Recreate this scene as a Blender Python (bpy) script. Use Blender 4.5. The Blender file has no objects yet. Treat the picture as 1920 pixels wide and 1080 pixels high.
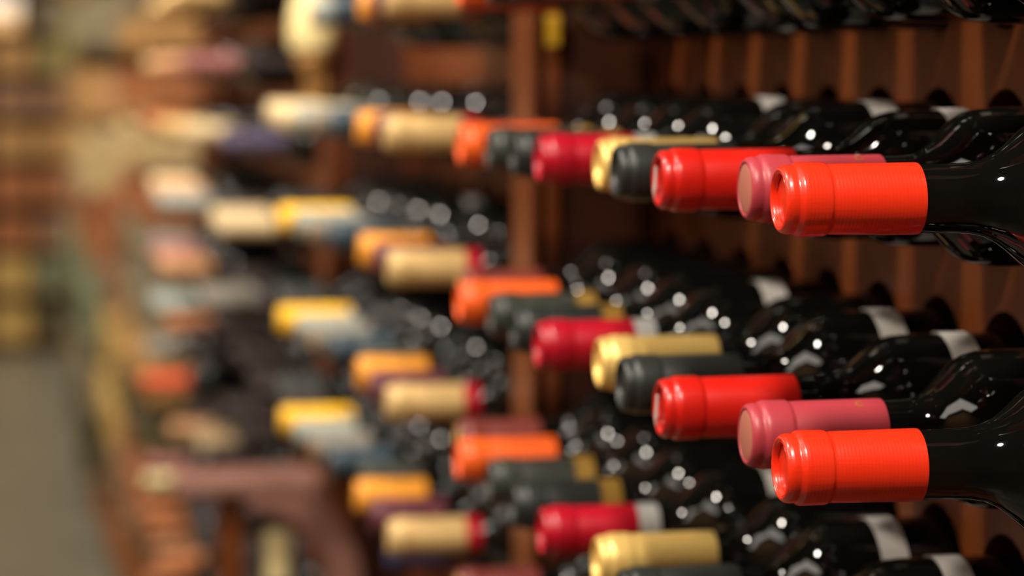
import bpy, bmesh, math, random
from mathutils import Vector, Matrix
random.seed(7)
S = bpy.context.scene
C = S.collection
PI = math.pi

# ------------------------------------------------------------------ camera, world, light, exposure
EYE = 1.60
F_PX = 5000.0
YAW = math.atan(915.0 / F_PX)
cam = bpy.data.cameras.new('camera')
cam.sensor_width = 36.0
cam.sensor_fit = 'HORIZONTAL'
cam.lens = F_PX / 1920.0 * 36.0
cam.shift_y = -413.0 / 1920.0
cam.clip_start = 0.05
cam.clip_end = 60
cam.dof.use_dof = True
cam.dof.focus_distance = 1.125
cam.dof.aperture_fstop = 5.7
camo = bpy.data.objects.new('camera', cam)
C.objects.link(camo)
camo.location = (0, 0, EYE)
camo.rotation_euler = (PI / 2, 0, -YAW)
S.camera = camo

w = bpy.data.worlds.new('world')
S.world = w
w.use_nodes = True
w.node_tree.nodes['Background'].inputs[0].default_value = (0.30, 0.22, 0.15, 1)
w.node_tree.nodes['Background'].inputs[1].default_value = 0.03

S.view_settings.view_transform = 'Standard'
S.view_settings.look = 'None'
S.view_settings.gamma = 1.0
S.view_settings.use_curve_mapping = False
S.view_settings.exposure = 0.0

CEIL = 2.90
SPOT_W = 10.8
SPOT_COL = (1.0, 0.91, 0.79)
SPOTS = [((-0.15, -0.60)[i % 2], 0.25 + 1.05 * i) for i in range(14)]
SPOT_AIM = (0.38, 0.40, -0.83)
SPOT_SPREAD = math.radians(100)
PANEL_W = [22.0, 16.0, 9.0, 10.0, 18.0]
PANELS = [(-1.9, 0.9), (-1.9, 3.6), (-1.9, 6.3), (-1.7, 9.6), (-1.6, 13.0)]  # the last two panels are added to brighten the far end

# ------------------------------------------------------------------ helpers
def lin(c):
    c = c / 255.0
    return c / 12.92 if c <= 0.04045 else ((c + 0.055) / 1.055) ** 2.4

def rgb(r, g, b):
    return (lin(r), lin(g), lin(b), 1.0)

MATS = {}
def mat(name, col, rough=0.5, metal=0.0, bump=0.0, scale=60.0, var=0.0, coat=0.0, stretch=(1, 1, 1), spec=0.5):
    if name in MATS:
        return MATS[name]
    m = bpy.data.materials.new(name)
    m.use_nodes = True
    nt = m.node_tree
    p = nt.nodes['Principled BSDF']
    p.inputs['Base Color'].default_value = col
    p.inputs['Roughness'].default_value = rough
    p.inputs['Metallic'].default_value = metal
    p.inputs['Coat Weight'].default_value = coat
    p.inputs['Coat Roughness'].default_value = 0.12
    p.inputs['Specular IOR Level'].default_value = spec
    if bump or var:
        tc = nt.nodes.new('ShaderNodeTexCoord')
        mp = nt.nodes.new('ShaderNodeMapping')
        mp.inputs['Scale'].default_value = stretch
        nz = nt.nodes.new('ShaderNodeTexNoise')
        nz.inputs['Scale'].default_value = scale
        nz.inputs['Detail'].default_value = 4
        nt.links.new(tc.outputs['Object'], mp.inputs['Vector'])
        nt.links.new(mp.outputs['Vector'], nz.inputs['Vector'])
        if var:
            rp = nt.nodes.new('ShaderNodeValToRGB')
            lo = tuple(c * (1 - var) for c in col[:3]) + (1,)
            hi = tuple(min(1, c * (1 + var)) for c in col[:3]) + (1,)
            rp.color_ramp.elements[0].position = 0.3
            rp.color_ramp.elements[1].position = 0.7
            rp.color_ramp.elements[0].color = lo
            rp.color_ramp.elements[1].color = hi
            nt.links.new(nz.outputs['Fac'], rp.inputs['Fac'])
            nt.links.new(rp.outputs['Color'], p.inputs['Base Color'])
        if bump:
            bp = nt.nodes.new('ShaderNodeBump')
            bp.inputs['Strength'].default_value = bump
            bp.inputs['Distance'].default_value = 0.001
            nt.links.new(nz.outputs['Fac'], bp.inputs['Height'])
            nt.links.new(bp.outputs['Normal'], p.inputs['Normal'])
    MATS[name] = m
    return m

def emis(name, col, strength):
    m = bpy.data.materials.new(name)
    m.use_nodes = True
    p = m.node_tree.nodes['Principled BSDF']
    p.inputs['Base Color'].default_value = col
    p.inputs['Emission Color'].default_value = col
    p.inputs['Emission Strength'].default_value = strength
    return m

class MB:
    """collects shapes that become ONE mesh object"""
    def __init__(s):
        s.v, s.f, s.sm = [], [], []
    def quadlist(s, vs, fs, smooth=False):
        o = len(s.v)
        s.v += vs
        s.f += [tuple(i + o for i in f) for f in fs]
        s.sm += [smooth] * len(fs)
        return s
    def box(s, x0, x1, y0, y1, z0, z1, b=0.0):
        if b <= 0:
            vs = [(x, y, z) for x in (x0, x1) for y in (y0, y1) for z in (z0, z1)]
            return s.quadlist(vs, [(0, 1, 3, 2), (4, 6, 7, 5), (0, 4, 5, 1), (2, 3, 7, 6), (0, 2, 6, 4), (1, 5, 7, 3)])
        bm = bmesh.new()
        bmesh.ops.create_cube(bm, size=1)
        for v in bm.verts:
            v.co = Vector(((x0 + x1) / 2 + v.co.x * (x1 - x0), (y0 + y1) / 2 + v.co.y * (y1 - y0), (z0 + z1) / 2 + v.co.z * (z1 - z0)))
        bmesh.ops.bevel(bm, geom=bm.edges[:], offset=b, segments=2, affect='EDGES', profile=0.5)
        bm.verts.index_update()
        s.quadlist([tuple(v.co) for v in bm.verts], [tuple(v.index for v in f.verts) for f in bm.faces])
        bm.free()
        return s
    def lathe(s, prof, n, axis='x', org=(0, 0, 0), close=True):
        """prof: (along, radius); points with radius 0 become one vertex"""
        o = len(s.v)
        rings = []
        for a, r in prof:
            if r <= 1e-9:
                rings.append([len(s.v)])
                s.v.append(s._p(a, 0, 0, axis, org))
            else:
                rings.append(list(range(len(s.v), len(s.v) + n)))
                for i in range(n):
                    t = 2 * PI * i / n
                    s.v.append(s._p(a, r * math.cos(t), r * math.sin(t), axis, org))
        for A, B in zip(rings, rings[1:]):
            for i in range(n):
                j = (i + 1) % n
                if len(A) == 1 and len(B) == 1:
                    continue
                if len(A) == 1:
                    f = (A[0], B[j], B[i])
                elif len(B) == 1:
                    f = (A[i], A[j], B[0])
                else:
                    f = (A[i], A[j], B[j], B[i])
                s.f.append(f)
                s.sm.append(True)
        return s
    @staticmethod
    def _p(a, u, v, axis, org):
        if axis == 'x':
            p = (a, u, v)
        elif axis == 'y':
            p = (u, a, v)
        else:
            p = (u, v, a)
        return (p[0] + org[0], p[1] + org[1], p[2] + org[2])
    def mesh(s, name, m, edge_split=None):
        me = bpy.data.meshes.new(name)
        me.from_pydata(s.v, [], s.f)
        me.polygons.foreach_set('use_smooth', s.sm)
        bm = bmesh.new()
        bm.from_mesh(me)
        bmesh.ops.recalc_face_normals(bm, faces=bm.faces)
        if edge_split:
            for e in bm.edges:
                if len(e.link_faces) == 2 and e.calc_face_angle(0) > edge_split:
                    e.smooth = False
        bm.to_mesh(me)
        bm.free()
        me.materials.append(m)
        me.update()
        return me
    def build(s, name, m, parent=None, edge_split=math.radians(50)):
        return link(name, s.mesh(name, m, edge_split), parent)

def link(name, me, parent=None):
    o = bpy.data.objects.new(name, me)
    C.objects.link(o)
    if parent:
        o.parent = parent
    return o

def thing(name, label, cat, loc=(0, 0, 0), rz=0.0, group=None):
    o = bpy.data.objects.new(name, None)
    C.objects.link(o)
    o.empty_display_size = 0.05
    o.location = loc
    o.rotation_euler = (0, 0, rz)
    o['label'] = label
    o['category'] = cat
    if group:
        o['group'] = group
    return o

def structure(o):
    o['kind'] = 'structure'
    return o

# ------------------------------------------------------------------ materials
def wood(name, dark, light, rough=0.42, sc=6.0, along='z'):
    m = bpy.data.materials.new(name)
    m.use_nodes = True
    nt = m.node_tree
    p = nt.nodes['Principled BSDF']
    tc = nt.nodes.new('ShaderNodeTexCoord')
    mp = nt.nodes.new('ShaderNodeMapping')
    st = {'z': (1, 1, 0.09), 'y': (1, 0.09, 1), 'x': (0.09, 1, 1)}[along]
    mp.inputs['Scale'].default_value = st
    nz = nt.nodes.new('ShaderNodeTexNoise')
    nz.inputs['Scale'].default_value = sc * 6
    nz.inputs['Detail'].default_value = 6
    nz.inputs['Distortion'].default_value = 0.6
    big = nt.nodes.new('ShaderNodeTexNoise')
    big.inputs['Scale'].default_value = sc
    big.inputs['Detail'].default_value = 2
    mx = nt.nodes.new('ShaderNodeMath')
    mx.operation = 'MULTIPLY_ADD'
    mx.inputs[1].default_value = 0.5
    hf = nt.nodes.new('ShaderNodeMath')
    hf.operation = 'MULTIPLY'
    hf.inputs[1].default_value = 0.5
    rp = nt.nodes.new('ShaderNodeValToRGB')
    rp.color_ramp.elements[0].position = 0.35
    rp.color_ramp.elements[1].position = 0.65
    rp.color_ramp.elements[0].color = dark
    rp.color_ramp.elements[1].color = light
    bp = nt.nodes.new('ShaderNodeBump')
    bp.inputs['Strength'].default_value = 0.15
    bp.inputs['Distance'].default_value = 0.001
    L = nt.links.new
    L(tc.outputs['Object'], mp.inputs['Vector'])
    L(mp.outputs['Vector'], nz.inputs['Vector'])
    L(mp.outputs['Vector'], big.inputs['Vector'])
    L(big.outputs['Fac'], hf.inputs[0])
    L(nz.outputs['Fac'], mx.inputs[0])
    L(hf.outputs[0], mx.inputs[2])
    L(mx.outputs[0], rp.inputs['Fac'])
    L(rp.outputs['Color'], p.inputs['Base Color'])
    L(nz.outputs['Fac'], bp.inputs['Height'])
    L(bp.outputs['Normal'], p.inputs['Normal'])
    p.inputs['Roughness'].default_value = rough
    return m

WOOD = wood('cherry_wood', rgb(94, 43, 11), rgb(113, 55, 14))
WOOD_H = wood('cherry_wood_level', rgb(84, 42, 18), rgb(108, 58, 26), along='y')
WOOD_SHADE = wood('shaded_cherry_wood', rgb(48, 20, 9), rgb(66, 30, 13))  # darker copy of the cherry wood, shade of inner and recessed boards in its colour
WOOD_PINK = wood('mauve_stained_wood', rgb(128, 88, 76), rgb(152, 108, 94), along='y')
GLASS = mat('black_bottle_glass', (0.0035, 0.0035, 0.0028, 1), rough=0.05, coat=0.0, spec=0.4)
MATS['black_bottle_glass'].node_tree.nodes['Principled BSDF'].inputs['Coat Roughness'].default_value = 0.02
PAPER = mat('white_label_paper', rgb(188, 183, 176), rough=0.7, bump=0.05, scale=300)
CREAM_PAPER = mat('cream_label_paper', rgb(214, 192, 142), rough=0.7)

def capmat(name, c, rough=0.38, metal=0.0, coat=0.0):
    return mat('capsule_' + name, rgb(*c), rough=rough, metal=metal, bump=0.10, scale=90, coat=coat, stretch=(0.25, 6, 6))

CAP = {
    'orange_red': capmat('orange_red', (239, 48, 18), 0.34, coat=0.5),
    'pink': capmat('pink', (176, 58, 68), 0.42),
    'cork': capmat('cork', (176, 104, 84), 0.7),
    'red': capmat('red', (204, 26, 14), 0.34, coat=0.3),
    'black': capmat('black', (40, 43, 40), 0.42),
    'gold': capmat('gold', (244, 204, 118), 0.36, 0.35),
    'crimson': capmat('crimson', (176, 10, 34), 0.36),
    'charcoal': capmat('charcoal', (52, 54, 46), 0.45),
    'orange': capmat('orange', (240, 96, 28), 0.4),
    'maroon': capmat('maroon', (112, 44, 36), 0.45),
    'silver': capmat('silver', (205, 205, 200), 0.35, 0.3),
    'tan': capmat('tan', (214, 178, 116), 0.42, 0.1),
    'plum': capmat('plum', (98, 44, 56), 0.45),
    'amber': capmat('amber', (244, 160, 48), 0.4),
    'navy': capmat('navy', (54, 68, 78), 0.36),
    'peach': capmat('peach', (206, 150, 104), 0.45),
    'slate': capmat('slate', (150, 156, 146), 0.45),
    'yellow': capmat('yellow', (255, 196, 40), 0.4),
    'cream': capmat('cream', (222, 196, 150), 0.5),
    'beige': capmat('beige', (190, 160, 118), 0.5),
    'mauve': capmat('mauve', (158, 98, 92), 0.5),
    'violet': capmat('violet', (82, 72, 98), 0.5),
    'rust': capmat('rust', (214, 66, 24), 0.45),
    'grey': capmat('grey', (128, 122, 110), 0.5),
    'olive': capmat('olive', (140, 124, 60), 0.5),
    'copper': capmat('copper', (184, 112, 64), 0.45, 0.2),
    'umber': capmat('umber', (38, 22, 14), 0.5),
    'old_gold': capmat('old_gold', (158, 120, 48), 0.42, 0.2),
    'blue': capmat('blue', (74, 84, 140), 0.45),
    'ivory': capmat('ivory', (226, 206, 150), 0.5),
}
def ridged(m, period, strength):
    # very fine turned lines around the capsule, from the way the foil is spun on
    nt = m.node_tree
    tc = nt.nodes.new('ShaderNodeTexCoord')
    wv = nt.nodes.new('ShaderNodeTexWave')
    wv.bands_direction = 'X'
    wv.inputs['Scale'].default_value = 0.314 / period
    wv.inputs['Distortion'].default_value = 0.4
    bp = nt.nodes.new('ShaderNodeBump')
    bp.inputs['Strength'].default_value = strength
    bp.inputs['Distance'].default_value = 0.0003
    old = [n for n in nt.nodes if n.type == 'BUMP' and n != bp]
    nt.links.new(tc.outputs['Object'], wv.inputs['Vector'])
    nt.links.new(wv.outputs['Fac'], bp.inputs['Height'])
    if old:
        nt.links.new(old[0].outputs['Normal'], bp.inputs['Normal'])
    nt.links.new(bp.outputs['Normal'], nt.nodes['Principled BSDF'].inputs['Normal'])
ridged(CAP['orange_red'], 0.0016, 0.10)
WORD = {'orange_red': 'bright orange-red', 'pink': 'dusty pink', 'red': 'glossy red', 'black': 'matt black', 'gold': 'shiny gold',
        'crimson': 'deep crimson', 'charcoal': 'charcoal', 'orange': 'vivid orange', 'maroon': 'maroon', 'tan': 'tan', 'plum': 'plum purple',
        'amber': 'amber orange', 'navy': 'navy blue', 'peach': 'peach', 'slate': 'pale slate-blue', 'yellow': 'egg-yolk yellow',
        'cream': 'cream', 'beige': 'beige', 'mauve': 'mauve', 'violet': 'violet', 'rust': 'rust-red', 'grey': 'grey', 'olive': 'olive',
        'copper': 'copper', 'umber': 'dark umber', 'old_gold': 'dull gold', 'blue': 'cobalt blue', 'ivory': 'ivory'}

# ------------------------------------------------------------------ room shell
Y0, Y1R = -2.2, 16.2
XL, XR = -2.6, 0.80
FLOORM = mat('worn_concrete_floor', rgb(112, 107, 90), rough=0.35, bump=0.05, scale=3, var=0.18)
WALLM = mat('ochre_plaster', rgb(150, 112, 72), rough=0.8, bump=0.1, scale=30, var=0.1)
CEILM = mat('dark_ceiling_paint', rgb(52, 42, 34), rough=0.8)
structure(MB().box(XL - .1, XR + .1, Y0 - .1, Y1R + .1, -.1, 0).build('floor', FLOORM))
structure(MB().box(XL - .1, XR + .1, Y0 - .1, Y1R + .1, CEIL, CEIL + .1).build('ceiling', CEILM))
structure(MB().box(XR, XR + .1, Y0 - .1, Y1R + .1, 0, CEIL).build('wall_right', WALLM))
structure(MB().box(XL - .1, XL, Y0 - .1, Y1R + .1, 0, CEIL).build('wall_left', mat('ochre_wall_paint', rgb(196, 150, 104), rough=.7, var=.08, scale=4)))
structure(MB().box(XL, XR, Y0 - .1, Y0, 0, CEIL).build('wall_back', WALLM))
structure(MB().box(XL, XR, Y1R, Y1R + .1, 0, CEIL).build('wall_far', WALLM))

# ------------------------------------------------------------------ lamps of the room
LAMP_METAL = mat('lamp_black_metal', rgb(30, 30, 30), rough=0.4, metal=0.6)
LAMP_GLOW = emis('lamp_glow', (1, 0.9, 0.75, 1), 6.0)
NTH = 'first second third fourth fifth sixth seventh eighth ninth tenth eleventh twelfth thirteenth fourteenth'.split()
spot_can = MB().lathe([(-0.001, 0), (-0.001, 0.085), (-0.085, 0.095), (-0.085, 0.089), (-0.075, 0.089)], 24, 'z').mesh('can', LAMP_METAL, 0.8)
spot_lens = MB().lathe([(-0.078, 0), (-0.078, 0.086), (-0.074, 0.086), (-0.074, 0)], 24, 'z').mesh('lens', LAMP_GLOW, 0.8)
for i, (x, y) in enumerate(SPOTS):
    t = thing('ceiling_spotlight', f'black tilted spotlight on the ceiling, {NTH[i]} along the aisle', 'ceiling light', (x, y, CEIL))
    MB().lathe([(-.001, 0), (-.001, .04), (-.012, .04), (-.014, .009), (-.10, .009), (-.10, 0)], 16, 'z').build('mount', LAMP_METAL, t)
    h = link('housing', spot_can, t)
    h.location = (0, 0, -.085)
    h.rotation_euler = Vector(SPOT_AIM).to_track_quat('-Z', 'Y').to_euler()
    link('lens', spot_lens, h)
    ld = bpy.data.lights.new('spot_glow', 'AREA')
    ld.shape = 'DISK'
    ld.size = 0.20
    ld.spread = SPOT_SPREAD
    ld.energy = SPOT_W
    ld.color = SPOT_COL
    lo = bpy.data.objects.new('spot_glow', ld)
    C.objects.link(lo)
    lo.parent = h
    lo.location = (0, 0, -0.087)
panel_frame = MB().box(-.46, .46, -.92, .92, -.05, -.001, .006).mesh('frame', LAMP_METAL)
PANEL_GLOW = emis('panel_glow', (1, 0.93, 0.82, 1), 0.8)
panel_glow = MB().box(-.43, .43, -.89, .89, -.056, -.051).mesh('diffuser', PANEL_GLOW)
for i, (x, y) in enumerate(PANELS):
    t = thing('ceiling_light_panel', f'flat oblong light panel on the ceiling, {["first","second","third","fourth","fifth"][i]} along the aisle', 'ceiling light', (x, y, CEIL), group='ceiling light panels over the aisle')
    link('frame', panel_frame, t)
    link('diffuser', panel_glow, t)
    ld = bpy.data.lights.new('panel_light', 'AREA')
    ld.shape = 'RECTANGLE'
    ld.size = .84
    ld.size_y = 1.76
    ld.energy = PANEL_W[i]
    ld.color = (1, 0.92, 0.8)
    lo = bpy.data.objects.new('panel_light', ld)
    C.objects.link(lo)
    lo.parent = t
    lo.location = (0, 0, -0.06)

# ------------------------------------------------------------------ wine racks
PX = 0.485            # front face of the pierced panel
R_HOLE = 0.0415
ROW0 = EYE - 0.055    # bottle axis of the row just below eye height
ROW_H = 0.112
LIFT = 0.0033         # hole centre above the bottle axis
BACK = 0.72
def row_z(r):
    return ROW0 - ROW_H * r

def pierced_panel(cols, zs, y0, y1, z0, z1, pitch, x0, x1, n=24):
    """board between y0..y1 and z0..z1 with one round hole per column and row"""
    mb = MB()
    def quad(a, b, c, d):
        mb.quadlist([a, b, c, d], [(0, 1, 2, 3)])
    hw, hh = pitch / 2, ROW_H / 2
    ya, yb = cols[0] - hw, cols[-1] + hw
    za, zb = min(zs) - hh, max(zs) + hh
    for x in (x0, x1):
        if ya > y0: quad((x, y0, z0), (x, ya, z0), (x, ya, z1), (x, y0, z1))
        if y1 > yb: quad((x, yb, z0), (x, y1, z0), (x, y1, z1), (x, yb, z1))
        quad((x, ya, z0), (x, yb, z0), (x, yb, za), (x, ya, za))
        quad((x, ya, zb), (x, yb, zb), (x, yb, z1), (x, ya, z1))
    quad((x0, y0, z0), (x1, y0, z0), (x1, y0, z1), (x0, y0, z1))
    quad((x0, y1, z0), (x1, y1, z0), (x1, y1, z1), (x0, y1, z1))
    quad((x0, y0, z1), (x1, y0, z1), (x1, y1, z1), (x0, y1, z1))
    quad((x0, y0, z0), (x1, y0, z0), (x1, y1, z0), (x0, y1, z0))
    sq = []
    for i in range(n):
        t = 2 * PI * i / n + PI / 4
        c, s_ = math.cos(t), math.sin(t)
        k = 1 / max(abs(c), abs(s_))
        sq.append((c * k * hw, s_ * k * hh, c * R_HOLE, s_ * R_HOLE))
    for y in cols:
        for z in zs:
            vs = []
            for (sy, sz, cy, cz) in sq:
                vs += [(x0, y + sy, z + sz), (x0, y + cy, z + cz), (x1, y + cy, z + cz), (x1, y + sy, z + sz)]
            fs = []
            for i in range(n):
                a, b = 4 * i, 4 * ((i + 1) % n)
                fs += [(a, b, b + 1, a + 1), (a + 1, b + 1, b + 2, a + 2), (a + 2, b + 2, b + 3, a + 3)]
            mb.quadlist(vs, fs)
    return mb

def make_rack(label, y0, y1, cols, pitch, zs, z_top=2.35, z_bot=0.16, post=0.085, group=None):
    """pierced front, sides, back board, top, plinth and rear rails; the post stands at the far end"""
    t = thing('wine_rack', label, 'wine rack', (PX, (y0 + y1) / 2, 0), group=group)
    ox, oy = PX, (y0 + y1) / 2
    def loc(mb):
        mb.v = [(a - ox, b - oy, c) for a, b, c in mb.v]
        return mb
    hz = [z + LIFT for z in zs]
    loc(pierced_panel(cols, hz, y0, y1, z_bot, z_top, pitch, PX, PX + .018)).build('pierced_panel', WOOD, t)
    loc(MB().box(PX + .018, BACK, y0, y0 + .015, z_bot, z_top)).build('side_panel', WOOD_SHADE, t)
    loc(MB().box(PX + .018, BACK, y1 - .015, y1, z_bot, z_top)).build('side_panel', WOOD_SHADE, t)
    loc(MB().box(BACK - .012, BACK, y0 + .02, y1 - .02, z_bot, z_top)).build('back_board', WOOD_SHADE, t)
    loc(MB().box(.3875, BACK, y0, y1, z_top, z_top + .03, .004)).build('top_board', WOOD_H, t)
    loc(MB().box(.345, BACK, y0, y1, 0, z_bot, .006)).build('plinth', WOOD_H, t)
    for z in zs:
        loc(MB().box(PX + .075, PX + .105, y0 + .02, y1 - .02, z - .0375 - .02, z - .0376)).build('rear_rail', WOOD_SHADE, t)
    return t

def make_post(label, y0, y1, side=0.05):
    t = thing('rack_post', label, 'post', (PX, (y0 + y1) / 2, 0), group=None)
    ox, oy = PX, (y0 + y1) / 2
    def loc(mb):
        mb.v = [(a - ox, b - oy, c) for a, b, c in mb.v]
        return mb
    return t, loc

# bay by the camera: ten columns; second bay: eleven columns
P1, P2, P3 = 0.100, 0.107, 0.105
COL1 = [1.073 + P1 * i for i in range(10)]
COL2 = [2.203 + P2 * i for i in range(11)]
COL3 = [3.690 + P3 * i for i in range(17)]
ROWS = list(range(-6, 12))
Z_REG = [row_z(r) for r in ROWS]
Z_OFF = [row_z(r - 0.46) for r in range(-6, 8)]
SILL3 = 0.675         # counter of the third bay (metres)

make_rack('cherry wood rack pierced for bottles, holding the sharp orange-red capped bottles', 0.945, 2.030, COL1, P1, Z_REG)
make_rack('cherry wood rack pierced for bottles, between the two posts, with yellow and tan caps', 2.118, 3.425, COL2, P2, Z_REG)

def rack_post(label, y0, y1, zt=2.38):
    t = thing('rack_post', label, 'post', (0.43, (y0 + y1) / 2, 0))
    oy = (y0 + y1) / 2
    def b(name, x0, x1, ya, yb, z0, z1, m, bv=.002):
        MB().box(x0 - .43, x1 - .43, ya - oy, yb - oy, z0, z1, bv).build(name, m, t)
    b('face_board', .3875, .3925, y0, y1, .13, zt, WOOD, .0015)
    b('groove_board', .3925, .3985, y0 + .012, y1 - .012, .13, zt, WOOD_SHADE)
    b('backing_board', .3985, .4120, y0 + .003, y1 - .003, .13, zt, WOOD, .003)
    b('divider_board', .4120, BACK, y0 + .008, y1 - .003, .13, zt, WOOD_SHADE)
    b('foot_block', .375, .43, y0 - .0005, y1 + .0005, 0, .13, WOOD, .004)
    return t

post1 = rack_post('cherry wood post between the black bodied bottles, with a small yellow tag', 2.031, 2.117)
MB().box(-.0310, -.0205, -.0430, -.0409, 1.617, 1.641, .0006).build('yellow_tag', mat('tag_yellow', rgb(214, 164, 34), 0.5), post1)
post2 = rack_post('cherry wood post carrying the cream shaded lamp', 3.426, 3.555)

# third bay: rack with offset rows, a counter niche in its lower front corner
PX3 = 0.43
Z3 = [1.606 - ROW_H * i for i in range(-5, 11)]
Z3_HI = [z for z in Z3 if z > 1.09]
Z3_LO = [z for z in Z3 if z <= 1.09]
def rack3():
    y0, y1 = 3.556, 5.55
    t = thing('wine_rack', 'long rack beyond the lamp post, with pale and rust-red caps above a counter', 'wine rack', (PX3, (y0 + y1) / 2, 0))
    ox, oy = PX3, (y0 + y1) / 2
    def loc(mb):
        mb.v = [(a - ox, b - oy, c) for a, b, c in mb.v]
        return mb
    ys = 3.93
    loc(pierced_panel(COL3, [z + LIFT for z in Z3_HI], y0, y1, 1.1055, 2.35, P3, PX3, PX3 + .018)).build('pierced_panel', WOOD, t)
    lo = [y for y in COL3 if y > ys + .05]
    loc(pierced_panel(lo, [z + LIFT for z in Z3_LO], ys, y1, .16, 1.105, P3, PX3, PX3 + .018)).build('pierced_panel', WOOD, t)
    loc(MB().box(PX3 + .018, BACK, y0, y0 + .02, .16, 2.35)).build('side_panel', WOOD_SHADE, t)
    loc(MB().box(.40, BACK, y1 - .02, y1, .16, 2.35)).build('side_panel', WOOD_SHADE, t)
    loc(MB().box(PX3 + .018, BACK, ys, ys + .018, .16, 1.105)).build('side_panel', WOOD_SHADE, t)
    loc(MB().box(BACK - .012, BACK, y0 + .02, y1 - .02, .16, 2.35)).build('back_board', WOOD_SHADE, t)
    loc(MB().box(.36, BACK, y0, y1, 2.35, 2.38, .004)).build('top_board', WOOD_H, t)
    loc(MB().box(.32, BACK, y0, y1, 0, .16, .006)).build('plinth', WOOD_H, t)
    for z in Z3:
        a = y0 if z > 1.09 else ys
        loc(MB().box(PX3 + .075, PX3 + .105, a + .02, y1 - .02, z - .0575, z - .0376)).build('rear_rail', WOOD_SHADE, t)
rack3()

def counter():
    y0, y1 = 3.385, 3.490
    t = thing('display_counter', 'mauve-brown counter with a curved bracket beside the lamp post', 'counter', (.28, (y0 + y1) / 2, 0))
    oy = (y0 + y1) / 2
    def b(name, x0, x1, ya, yb, z0, z1, m, bv=.003):
        return MB().box(x0 - .28, x1 - .28, ya - oy, yb - oy, z0, z1, bv).build(name, m, t)
    b('worktop', .190, .374, y0, y1, 1.056, 1.080, WOOD_PINK, .006)
    b('leg', .244, .276, y0 + .03, y0 + .062, 0, 1.056, WOOD)
    b('lower_shelf', .190, .374, y0 + .002, y1, .670, .690, WOOD_H)
    mb = MB()
    n = 16
    vs, fs = [], []
    for i in range(n + 1):
        a = PI / 2 * i / n
        for yy in (y0 + .002, y0 + .036):
            for rr in (.142, .104):
                vs.append((.283 - .28 + rr * math.sin(a), yy - oy, .935 + rr * math.cos(a)))
    for i in range(n):
        o = 4 * i
        for p, q in ((0, 1), (1, 3), (3, 2), (2, 0)):
            fs.append((o + p, o + q, o + 4 + q, o + 4 + p))
    fs += [(0, 1, 3, 2), (4 * n, 4 * n + 2, 4 * n + 3, 4 * n + 1)]
    mb.quadlist(vs, fs)
    mb.build('bracket', WOOD_PINK, t)
    b('bracket_post', .387, .425, y0 + .002, y0 + .036, .1605, .936, WOOD_PINK)
counter()

# ------------------------------------------------------------------ bottles lying in the racks
L_BOT = 0.300
def a2x(prof):
    return [(a - L_BOT, r) for a, r in prof]

NECK = [(.006, 0), (.006, .0100), (.006, .0134), (.018, .0140), (.024, .0138), (.058, .0143), (.074, .0147)]
SHOULDER = {  # shoulder outline of the different bottle shapes
    'steep': [(.080, .0153), (.085, .0172), (.090, .0213), (.095, .0268), (.100, .0315), (.105, .0344), (.111, .0360), (.119, .0368), (.130, .0370)],
    'slim': [(.088, .0153), (.093, .0172), (.098, .0208), (.103, .0255), (.108, .0292), (.113, .0318), (.119, .0333), (.127, .0340), (.138, .0342)],
    'sloped': [(.082, .0150), (.089, .0162), (.095, .0188), (.101, .0230), (.108, .0290), (.115, .0335), (.123, .0361), (.133, .0371)]}
FOOT = [(.285, 1), (.293, .98), (.298, .92), (.300, .83), (.2985, .70), (.285, .43), (.276, 0)]
def body_mesh(n, shape):
    R = SHOULDER[shape][-1][1]
    prof = NECK + SHOULDER[shape] + [(.160, R)] + [(a, r * R) for a, r in FOOT]
    return MB().lathe(a2x(prof), n).mesh('glass_body', GLASS, math.radians(70))

def cap_mesh(n, m, length, dimple=True):
    p = []
    if dimple:
        p += [(.0024, 0), (.0024, .0092), (.0026, .0097), (.0036, .0101), (.0036, .0105), (.0010, .0108), (.0005, .0110), (.0003, .0113), (.0007, .0116), (.0006, .0118), (.0001, .0121), (0, .0126)]
    else:
        p += [(.0004, 0), (.0002, .0100), (0, .0120)]
    p += [(.0003, .0132), (.0014, .0141), (.0030, .0145), (.0046, .0145), (.0054, .0144), (.0062, .0147), (.0070, .01535), (.0082, .0157), (.0095, .0157),
          (.0182, .0156), (.0192, .0154), (.0199, .0150), (.0204, .01475), (.0212, .01478), (.0225, .0149), (.030, .0150), (length - .001, .0153), (length, .0152), (length, .0140)]
    return MB().lathe(a2x(p), n).mesh('capsule', m, math.radians(38))

def band_mesh(n, m, l0, l1):
    return MB().lathe(a2x([(l0 + .0002, .0142), (l0 + .0002, .0152), (l1, .0154), (l1 + .0006, .0142)]), n).mesh('capsule_band', m, math.radians(60))

def top_mesh(n, m):
    return MB().lathe(a2x([(-.0002, 0), (-.0002, .0094), (.0004, .0112), (.002, .0112)]), n).mesh('capsule_top', m, math.radians(60))

def seal_mesh(m):
    # a pale scrap of sticker on the capsule top
    vs = []
    pts = [(-.0005, .0062), (.0024, .0066), (.0040, .0010), (.0062, -.0050), (.0040, -.0088), (.0012, -.0040)]
    for x in (-.3009, -.3003):
        vs += [(x, y, z) for y, z in pts]
    k = len(pts)
    fs = [tuple(range(k)), tuple(range(2 * k - 1, k - 1, -1))] + [(i, (i + 1) % k, k + (i + 1) % k, k + i) for i in range(k)]
    return MB().quadlist(vs, fs).mesh('sticker', m)

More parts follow.
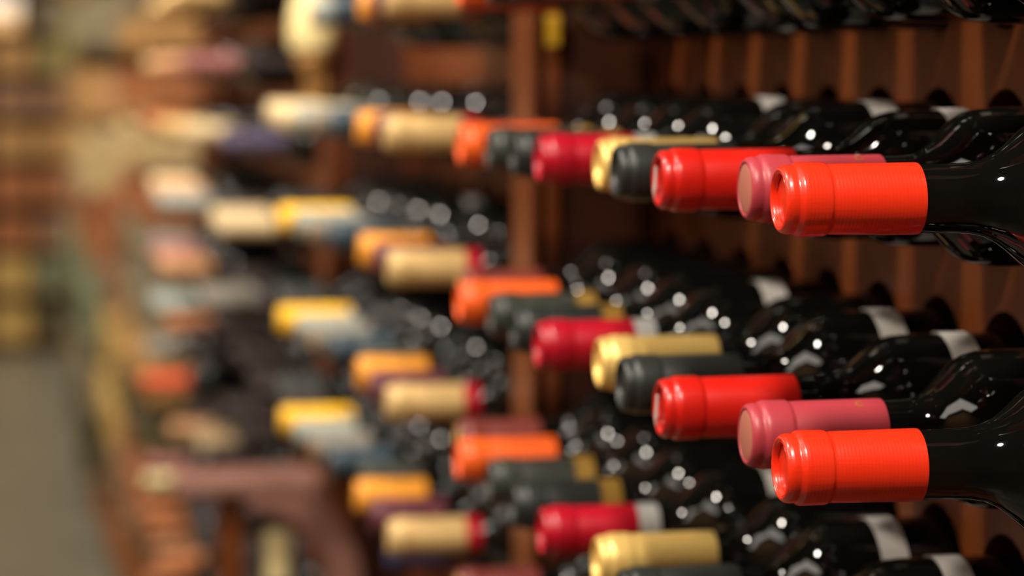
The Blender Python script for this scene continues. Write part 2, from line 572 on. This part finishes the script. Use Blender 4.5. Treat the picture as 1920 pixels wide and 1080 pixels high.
def mark_mesh():
    vs, fs = [], []
    n = 10
    for i in range(n + 1):
        b = math.radians(50 + 260 * i / n)
        for rr in (.0016, .0024):
            a, u = .0525 + rr * math.cos(b), rr * math.sin(b)
            t = math.radians(24) + u / .0154
            for R in (.01500, .01545):
                vs.append((a - L_BOT, -R * math.sin(t), R * math.cos(t)))
    for i in range(n):
        o = 4 * i
        for p, q in ((0, 1), (1, 3), (3, 2), (2, 0)):
            fs.append((o + p, o + q, o + 4 + q, o + 4 + p))
    return MB().quadlist(vs, fs).mesh('gold_mark', CAP['copper'])

def label_mesh(m, R, a0=.134, a1=.222, t0=-100, t1=120, n=24):
    """paper wrapped on the body; angle 0 faces +Z, positive towards the viewer's side (-Y)"""
    vs, fs = [], []
    for k, r in enumerate((R + .0006, R + .0003)):
        for i in range(n + 1):
            t = math.radians(t0 + (t1 - t0) * i / n)
            for a in (a0, a1):
                rr = r
                vs.append((a - L_BOT, -rr * math.sin(t), rr * math.cos(t)))
    o = 2 * (n + 1)
    for i in range(n):
        a = 2 * i
        fs += [(a, a + 1, a + 3, a + 2), (o + a, o + a + 2, o + a + 3, o + a + 1), (a, a + 2, o + a + 2, o + a), (a + 1, o + a + 1, o + a + 3, a + 3)]
    fs += [(0, o, o + 1, 1), (2 * n, 2 * n + 1, o + 2 * n + 1, o + 2 * n)]
    return MB().quadlist(vs, fs, True).mesh('paper_label', m, math.radians(50))

CACHE = {}
def cached(key, fn):
    if key not in CACHE:
        CACHE[key] = fn()
    return CACHE[key]

def bottle(tip_x, y, z, color, label, group, length=.064, band=None, top=None, paper=None, seal=False, n=24, rz=0.0, shape='steep'):
    t = thing('wine_bottle', label, 'wine bottle', (tip_x + L_BOT, y, z), rz, group)
    link('glass_body', cached(('body', n, shape), lambda: body_mesh(n, shape)), t)
    link('capsule', cached(('cap', n, color, length), lambda: cap_mesh(n, CAP[color], length, n > 30)), t)
    if band:
        o = link('capsule_band', cached(('band', n, band, length), lambda: band_mesh(n, CAP[band], length, length + .013)), t)
        o['label'] = WORD.get(band, band) + ' band at the lower end of the capsule'
    if top:
        o = link('capsule_top', cached(('top', n, top), lambda: top_mesh(n, CAP[top])), t)
        o['label'] = ('bare cork-brown' if top == 'cork' else WORD[top]) + ' end disc'
    if color == 'pink':
        link('gold_mark', cached(('mark',), mark_mesh), t)['label'] = 'small faint gold mark near the end of the capsule'
    if seal:
        link('sticker', cached(('seal',), lambda: seal_mesh(PAPER)), t)['label'] = 'pale torn sticker on the capsule top'
    if paper:
        link('paper_label', cached(('label', paper, shape), lambda: label_mesh(PAPER, SHOULDER[shape][-1][1], *paper)), t)
    return t

ROWNAME = {-2: 'topmost row', -1: 'top row', 0: 'second row', 1: 'third row', 2: 'fourth row', 3: 'fifth row', 4: 'sixth row', 5: 'seventh row', 6: 'eighth row', 7: 'ninth row'}
ORD = ['first', 'second', 'third', 'fourth', 'fifth', 'sixth', 'seventh', 'eighth', 'ninth', 'tenth', 'eleventh', 'twelfth', 'thirteenth', 'fourteenth', 'fifteenth', 'sixteenth', 'seventeenth']
def in_frame(y, z, rad=.05):
    """does a bottle at this depth and height reach into the photograph at all"""
    zc = .3 * math.sin(YAW) + y * math.cos(YAW)
    py = 127 + F_PX * (EYE - z) / zc
    r = F_PX * rad / zc
    return -r < py < 1080 + r

LAB_A = (.1345, .1495, -100, 120)
LAB_LOW = (.134, .222, 150, 330)
BAY1 = [  # colour, tip x, length, band, top, paper
    ('orange_red', .309, .0600, None, None, None),
    ('pink', .322, .0640, None, 'cork', None),
    ('red', .305, .0680, None, None, (.1425, .1575, -100, 120)),
    ('black', .308, .0640, None, None, LAB_A),
    ('gold', .317, .0680, None, None, None),
    ('crimson', .305, .0580, 'silver', None, LAB_A),
    ('black', .308, .0560, 'old_gold', None, None),
    ('charcoal', .308, .0580, 'old_gold', None, None),
    ('orange', .304, .0700, None, None, None),
    ('maroon', .320, .0620, None, 'gold', None),
]
random.seed(11)
for k, (col, tx, ln, band, top, paper) in enumerate(BAY1):
    for r in range(-2, 6):
        z = row_z(r)
        y = COL1[k]
        if not in_frame(y, z, .055):
            continue
        nseg = 96 if k < 2 else (64 if k < 5 else 32)
        dx = random.uniform(-.002, .002) if k else random.uniform(-.0008, .0008)
        lab = f"black glass bottle with {WORD[col]} cap in the {ROWNAME.get(r, 'hidden row')}"
        if col == 'black':
            lab = f"black glass bottle with {'plain matt black' if k == 3 else 'gold-banded black'} cap in the {ROWNAME.get(r, 'hidden row')}"
        bottle(tx + dx, y, z, col, lab, f"{WORD[col]} capped bottles in the rack by the sharp caps", ln, band, top, paper, seal=(k == 2), n=nseg, shape=('sloped', 'steep', 'slim')[k] if k < 3 else 'steep')

BAY2 = [
    ('tan', .297, .0640, 'crimson', None, None),
    ('plum', .299, .0640, None, None, None),
    ('amber', .299, .0640, None, None, None),
    ('charcoal', .315, .0600, None, None, None),
    ('navy', .299, .0620, None, None, LAB_A),
    ('grey', .292, .0600, None, 'amber', None),
    ('slate', .287, .0640, None, None, None),
    ('yellow', .278, .0800, None, None, None),
    ('umber', .296, .0600, None, None, None),
    ('black', .300, .0600, None, None, None),
    ('black', .304, .0600, None, None, None),
]
for k, (col, tx, ln, band, top, paper) in enumerate(BAY2):
    for r in range(-2, 9):
        z = row_z(r)
        y = COL2[k]
        if not in_frame(y, z, .05):
            continue
        c, t2 = col, tx
        if r <= -1 and k >= 6:
            continue
        if r >= 4 and not (r == 4 and k == 5):
            continue
        if r == -1 and k == 5:
            c = 'slate'
        if r == 0 and k >= 7:
            c, t2 = ('cream', 'ivory', 'cream', 'beige')[k - 7], (.278, .282, .284, .290)[k - 7]
        if r == 4 and k == 5:
            c, t2, top = 'blue', .372, None
        where = ROWNAME.get(r, 'hidden row')
        adj = 'crimson-banded tan' if (c == 'tan') else WORD[c]
        lab = f"{adj} capped bottle, {ORD[k]} beyond the tagged post, {where}"
        bottle(t2 + random.uniform(-.002, .002), y, z, c, lab, f"{WORD[c]} capped bottles in the rack between the posts", ln, band if c == 'tan' else None, top, paper, n=24)

FILL3 = {
    -1: [('tan', range(6, 17, 2), .245)],
    0: [('mauve', (3, 4), .240), ('peach', range(9, 14), .240), ('tan', range(14, 17), .235)],
    1: [('violet', (1, 2), .285), ('cream', (6, 7), .262), ('tan', (9, 10), .235), ('copper', range(13, 17), .235)],
    2: [('cream', (0, 1, 2), .265), ('slate', (6, 7), .215), ('peach', (8, 9, 10), .230), ('cream', (11, 12, 13), .235)],
    3: [('grey', (1, 2), .245), ('peach', (7, 8), .225), ('mauve', (10, 11), .230), ('grey', (13, 14), .235)],
    4: [('copper', (9,), .240), ('slate', (12, 13, 14), .235)],
    5: [('rust', (10,), .206), ('grey', (15, 16), .235)],
    6: [('peach', (12,), .262), ('beige', (10, 11), .30)],
    7: [('ivory', (13,), .222), ('mauve', (15,), .235)],
    8: [('copper', (11, 14, 16), .235)],
    9: [('copper', (10, 13, 15), .235), ('charcoal', (12,), .24)],
    10: [('mauve', (12, 14), .235), ('copper', (16,), .235)],
}
for i in range(-2, 11):
    z = 1.606 - ROW_H * i
    pick = {}
    for c, ks, tx in FILL3.get(i, []):
        for k in ks:
            pick[k] = (c, tx)
    for k, y in enumerate(COL3):
        if z <= 1.09 and y < 3.98:
            continue
        if not in_frame(y, z, .05):
            continue
        if k not in pick and (i * 5 + k * 3) % 7 in (0, 3, 5):
            continue
        c, tx = pick.get(k, ('umber', .315))
        tx += random.uniform(-.004, .004)
        lab = f"{WORD[c]} capped bottle beyond the lamp post, {ORD[k]} along, {ORD[i + 2]} level down"
        bottle(tx, y, z, c, lab, f"{WORD[c]} capped bottles beyond the lamp post", .080, None, None, None, n=16)

# ------------------------------------------------------------------ standing bottles by the counter, small wall lamp
def standing(x, y, z, label, cap, rad=.0375, h=.31):
    t = thing('standing_bottle', label, 'wine bottle', (x, y, z + .0005))
    s = h / .30
    prof = [(0, 0), (0, .030), (.003, .036), (.008, .0375), (.165, .0375), (.180, .0355), (.195, .029), (.207, .021), (.218, .0165), (.232, .015), (.30, .0143), (.3, 0)]
    MB().lathe([(a * s, r) for a, r in prof], 24, 'z').build('glass_body', GLASS, t)
    cp = [(.236, .0152), (.236, .0165), (.275, .0168), (.279, .018), (.296, .018), (.3005, .016), (.3015, 0)]
    MB().lathe([(a * s, r) for a, r in cp], 24, 'z').build('capsule', CAP[cap], t)
    MB().lathe([(.05, .0376), (.05, .0380), (.14, .0380), (.14, .0376)], 24, 'z').build('paper_label', CREAM_PAPER, t)
standing(.322, 3.440, .690, 'upright bottle with ivory cap standing under the mauve counter', 'ivory', h=.312)

def wall_lamp():
    t = thing('wall_lamp', 'small lamp with bell-shaped cream shade fixed to the second post', 'lamp', (.3872, 3.46, 1.572))
    sh = mat('cream_glass_shade', rgb(246, 224, 160), rough=.4)
    br = mat('aged_brass', rgb(176, 128, 70), rough=.4, metal=.4)
    MB().box(-.007, 0, -.030, .062, -.035, .035, .003).build('back_plate', br, t)
    MB().box(-.032, -.006, -.063, -.022, -.004, .012, .002).build('arm', br, t)
    o = (-.0245, -.055, 0)
    MB().lathe([(-.024, 0), (-.024, .010), (.014, .010), (.022, .013), (.028, .020), (.044, .0215), (.048, .018), (.048, 0)], 24, 'z', o).build('stem', br, t)
    MB().lathe([(.049, .012), (.050, .026), (.056, .0300), (.078, .0305), (.100, .0285), (.122, .0235), (.140, .019), (.152, .010), (.154, 0)], 32, 'z', o).build('shade', sh, t)
wall_lamp()

# ------------------------------------------------------------------ far shelving down the aisle: boxed wines, then cartons
BOXC = {'cream': (200, 178, 138), 'tan': (182, 140, 86), 'pale olive': (150, 140, 84), 'copper brown': (168, 104, 60), 'stone grey': (138, 128, 108),
        'straw yellow': (204, 172, 104), 'rose brown': (150, 112, 86), 'sage green': (122, 132, 108), 'dark brown': (74, 46, 26), 'peach': (190, 146, 108), 'dark olive': (84, 76, 46)}
BM = {k: mat('box_' + k.replace(' ', '_'), rgb(v[0] * .90, v[1] * .87, v[2] * .78), rough=.6, var=.06, scale=20) for k, v in BOXC.items()}
def shelving(label, y0, y1, shelves, xf=.36):
    t = thing('shelf_unit', label, 'shelf unit', (xf, (y0 + y1) / 2, 0))
    ox, oy = xf, (y0 + y1) / 2
    def b(name, x0, x1, ya, yb, z0, z1, m):
        MB().box(x0 - ox, x1 - ox, ya - oy, yb - oy, z0, z1, .002).build(name, m, t)
    b('side_panel', xf, BACK, y0, y0 + .025, 0, 2.4, WOOD)
    b('side_panel', xf, BACK, y1 - .025, y1, 0, 2.4, WOOD)
    b('back_board', BACK - .012, BACK, y0 + .025, y1 - .025, 0, 2.4, WOOD_SHADE)
    b('top_board', xf, BACK, y0, y1, 2.4, 2.43, WOOD_H)
    for z in shelves:
        b('shelf', xf, BACK - .012, y0 + .025, y1 - .025, z - .014, z, WOOD_H)

def wine_box(x, y, z, lx, ly, lz, colname, label, name='wine_box', cat='box', group=None):
    t = thing(name, label, cat, (x, y, z + .0006), 0, group)
    m = BM[colname]
    MB().box(0, lx, -ly / 2, ly / 2, 0, lz * .8, .003).build('box_body', m, t)
    MB().box(-.001, lx + .001, -ly / 2 - .001, ly / 2 + .001, lz * .8, lz, .003).build('box_lid', m, t)
    return t

random.seed(5)
UNIT1 = {3: 'rose brown', 4: 'copper brown', 5: 'dark olive', 6: 'tan', 7: 'stone grey', 8: 'stone grey', 9: 'copper brown', 10: 'cream',
         11: 'copper brown', 12: 'tan', 13: 'stone grey', 14: 'tan', 2: 'copper brown'}
UNIT2 = {0: 'copper brown', 1: 'dark olive', 2: 'straw yellow', 3: 'straw yellow', 4: 'rose brown', 5: 'copper brown', 6: 'cream', 7: 'peach', 8: 'stone grey', 9: 'tan'}
UNIT3 = {0: 'dark olive', 1: 'stone grey', 2: 'sage green', 3: 'copper brown', 4: 'cream', 5: 'tan', 6: 'stone grey', 7: 'pale olive'}
UNIT4 = {0: 'stone grey', 1: 'dark olive', 2: 'sage green', 3: 'rose brown', 4: 'tan', 5: 'rose brown', 6: 'pale olive', 7: 'tan'}
for u, (ya, yb, hz, hb, tab) in enumerate([(5.60, 7.40, .125, .072, UNIT1), (7.45, 9.25, .19, .115, UNIT2)]):
    zs = [.14 + hz * i for i in range(int(2.2 / hz))]
    shelving(f"tall shelf unit of boxed wines, {ORD[u]} one down the aisle", ya, yb, zs)
    for i, z in enumerate(zs):
        for k in range(8):
            y = ya + .15 + .20 * k + random.uniform(-.01, .01)
            if i not in tab or not in_frame(y, z + .05, .06) or random.random() < .2:
                continue
            cn = tab[i]
            wine_box(.25 + random.uniform(-.025, .025), y, z, .33, .165, hb, cn,
                     f"{cn} wine box in the {ORD[u]} far shelf unit, {ORD[k]} along, {ORD[i]} shelf up",
                     group=f"{cn} wine boxes on the far shelves")
for u, (ya, yb, tab) in enumerate([(9.35, 11.65, UNIT3), (11.75, 14.05, UNIT4)]):
    zs = [.12 + .26 * i for i in range(8)]
    shelving(f"deep shelf unit of cartons, {ORD[u]} of two at the end of the aisle", ya, yb, zs)
    for i, z in enumerate(zs):
        for k in range(6):
            y = ya + .22 + .37 * k
            cn = tab[i]
            wine_box(.22 + random.uniform(-.03, .03), y, z, .40, .30, .17, cn,
                     f"{cn} carton in the {ORD[u]} deep shelf unit, {ORD[k]} along, {ORD[i]} shelf up", name='carton', cat='carton',
                     group=f"{cn} cartons at the end of the aisle")

# end of the aisle
def end_unit():
    t = thing('shelf_unit', 'open shelf unit standing across the far end of the aisle', 'shelf unit', (-.5, 15.7, 0))
    def b(name, x0, x1, ya, yb, z0, z1, m):
        MB().box(x0 + .5, x1 + .5, ya - 15.7, yb - 15.7, z0, z1, .002).build(name, m, t)
    b('side_panel', -1.6, -1.57, 15.2, 15.9, 0, 2.2, WOOD)
    b('side_panel', .35, .38, 15.2, 15.9, 0, 2.2, WOOD)
    b('back_board', -1.57, .35, 15.88, 15.9, 0, 2.2, WOOD_SHADE)
    for z in END_Z:
        b('shelf', -1.57, .35, 15.2, 15.88, z - .018, z, WOOD_H)
END_Z = [.06, .34, .59, .84, 1.09, 1.34, 1.57, 1.80, 2.05]
end_unit()
ENDC = [['straw yellow', 'dark olive', 'dark olive'], ['straw yellow', 'sage green', 'dark olive'], ['copper brown', 'rose brown', 'tan'], ['copper brown', 'copper brown', 'rose brown'],
        ['tan', 'tan', 'pale olive'], ['rose brown', 'rose brown', 'tan'], ['tan', 'pale olive', 'pale olive'], ['cream', 'stone grey', 'tan'], ['white', 'stone grey', 'tan']]
for i, z in enumerate(END_Z[:7]):
    for k in range(3):
        cn = ENDC[i][(0, 0, 1)[k]]
        wine_box(-.43 + .25 * k, 15.35, z, .22, .3, (.20, .19, .17, .18, .18, .16, .17)[i], cn, f"{cn} carton on the end shelf unit, {ORD[k]} along, {ORD[i]} shelf up",
                 name='carton', cat='carton', group=f"{cn} cartons on the end shelf unit")
wine_box(.07, 15.35, END_Z[7], .22, .3, .2, 'stone grey', 'stone grey carton on the upper shelf beside the added glow box', name='carton', cat='carton')
t = thing('added_glow_box', 'added pale glow box on the upper shelf at the end of the aisle', 'added glow', (-.5, 15.4, END_Z[7] + .0016))  # added glow for a bright patch at the aisle end, no known sign
MB().box(-.5, .5, -.04, .10, 0, .222, .006).build('case', LAMP_METAL, t)
MB().box(-.48, .48, -.046, -.041, .10, .216).build('upper_face', emis('added_glow_white', rgb(246, 226, 200), 1.0), t)
MB().box(-.48, .48, -.046, -.041, .015, .098).build('lower_face', emis('added_glow_amber', rgb(226, 176, 112), 0.8), t)
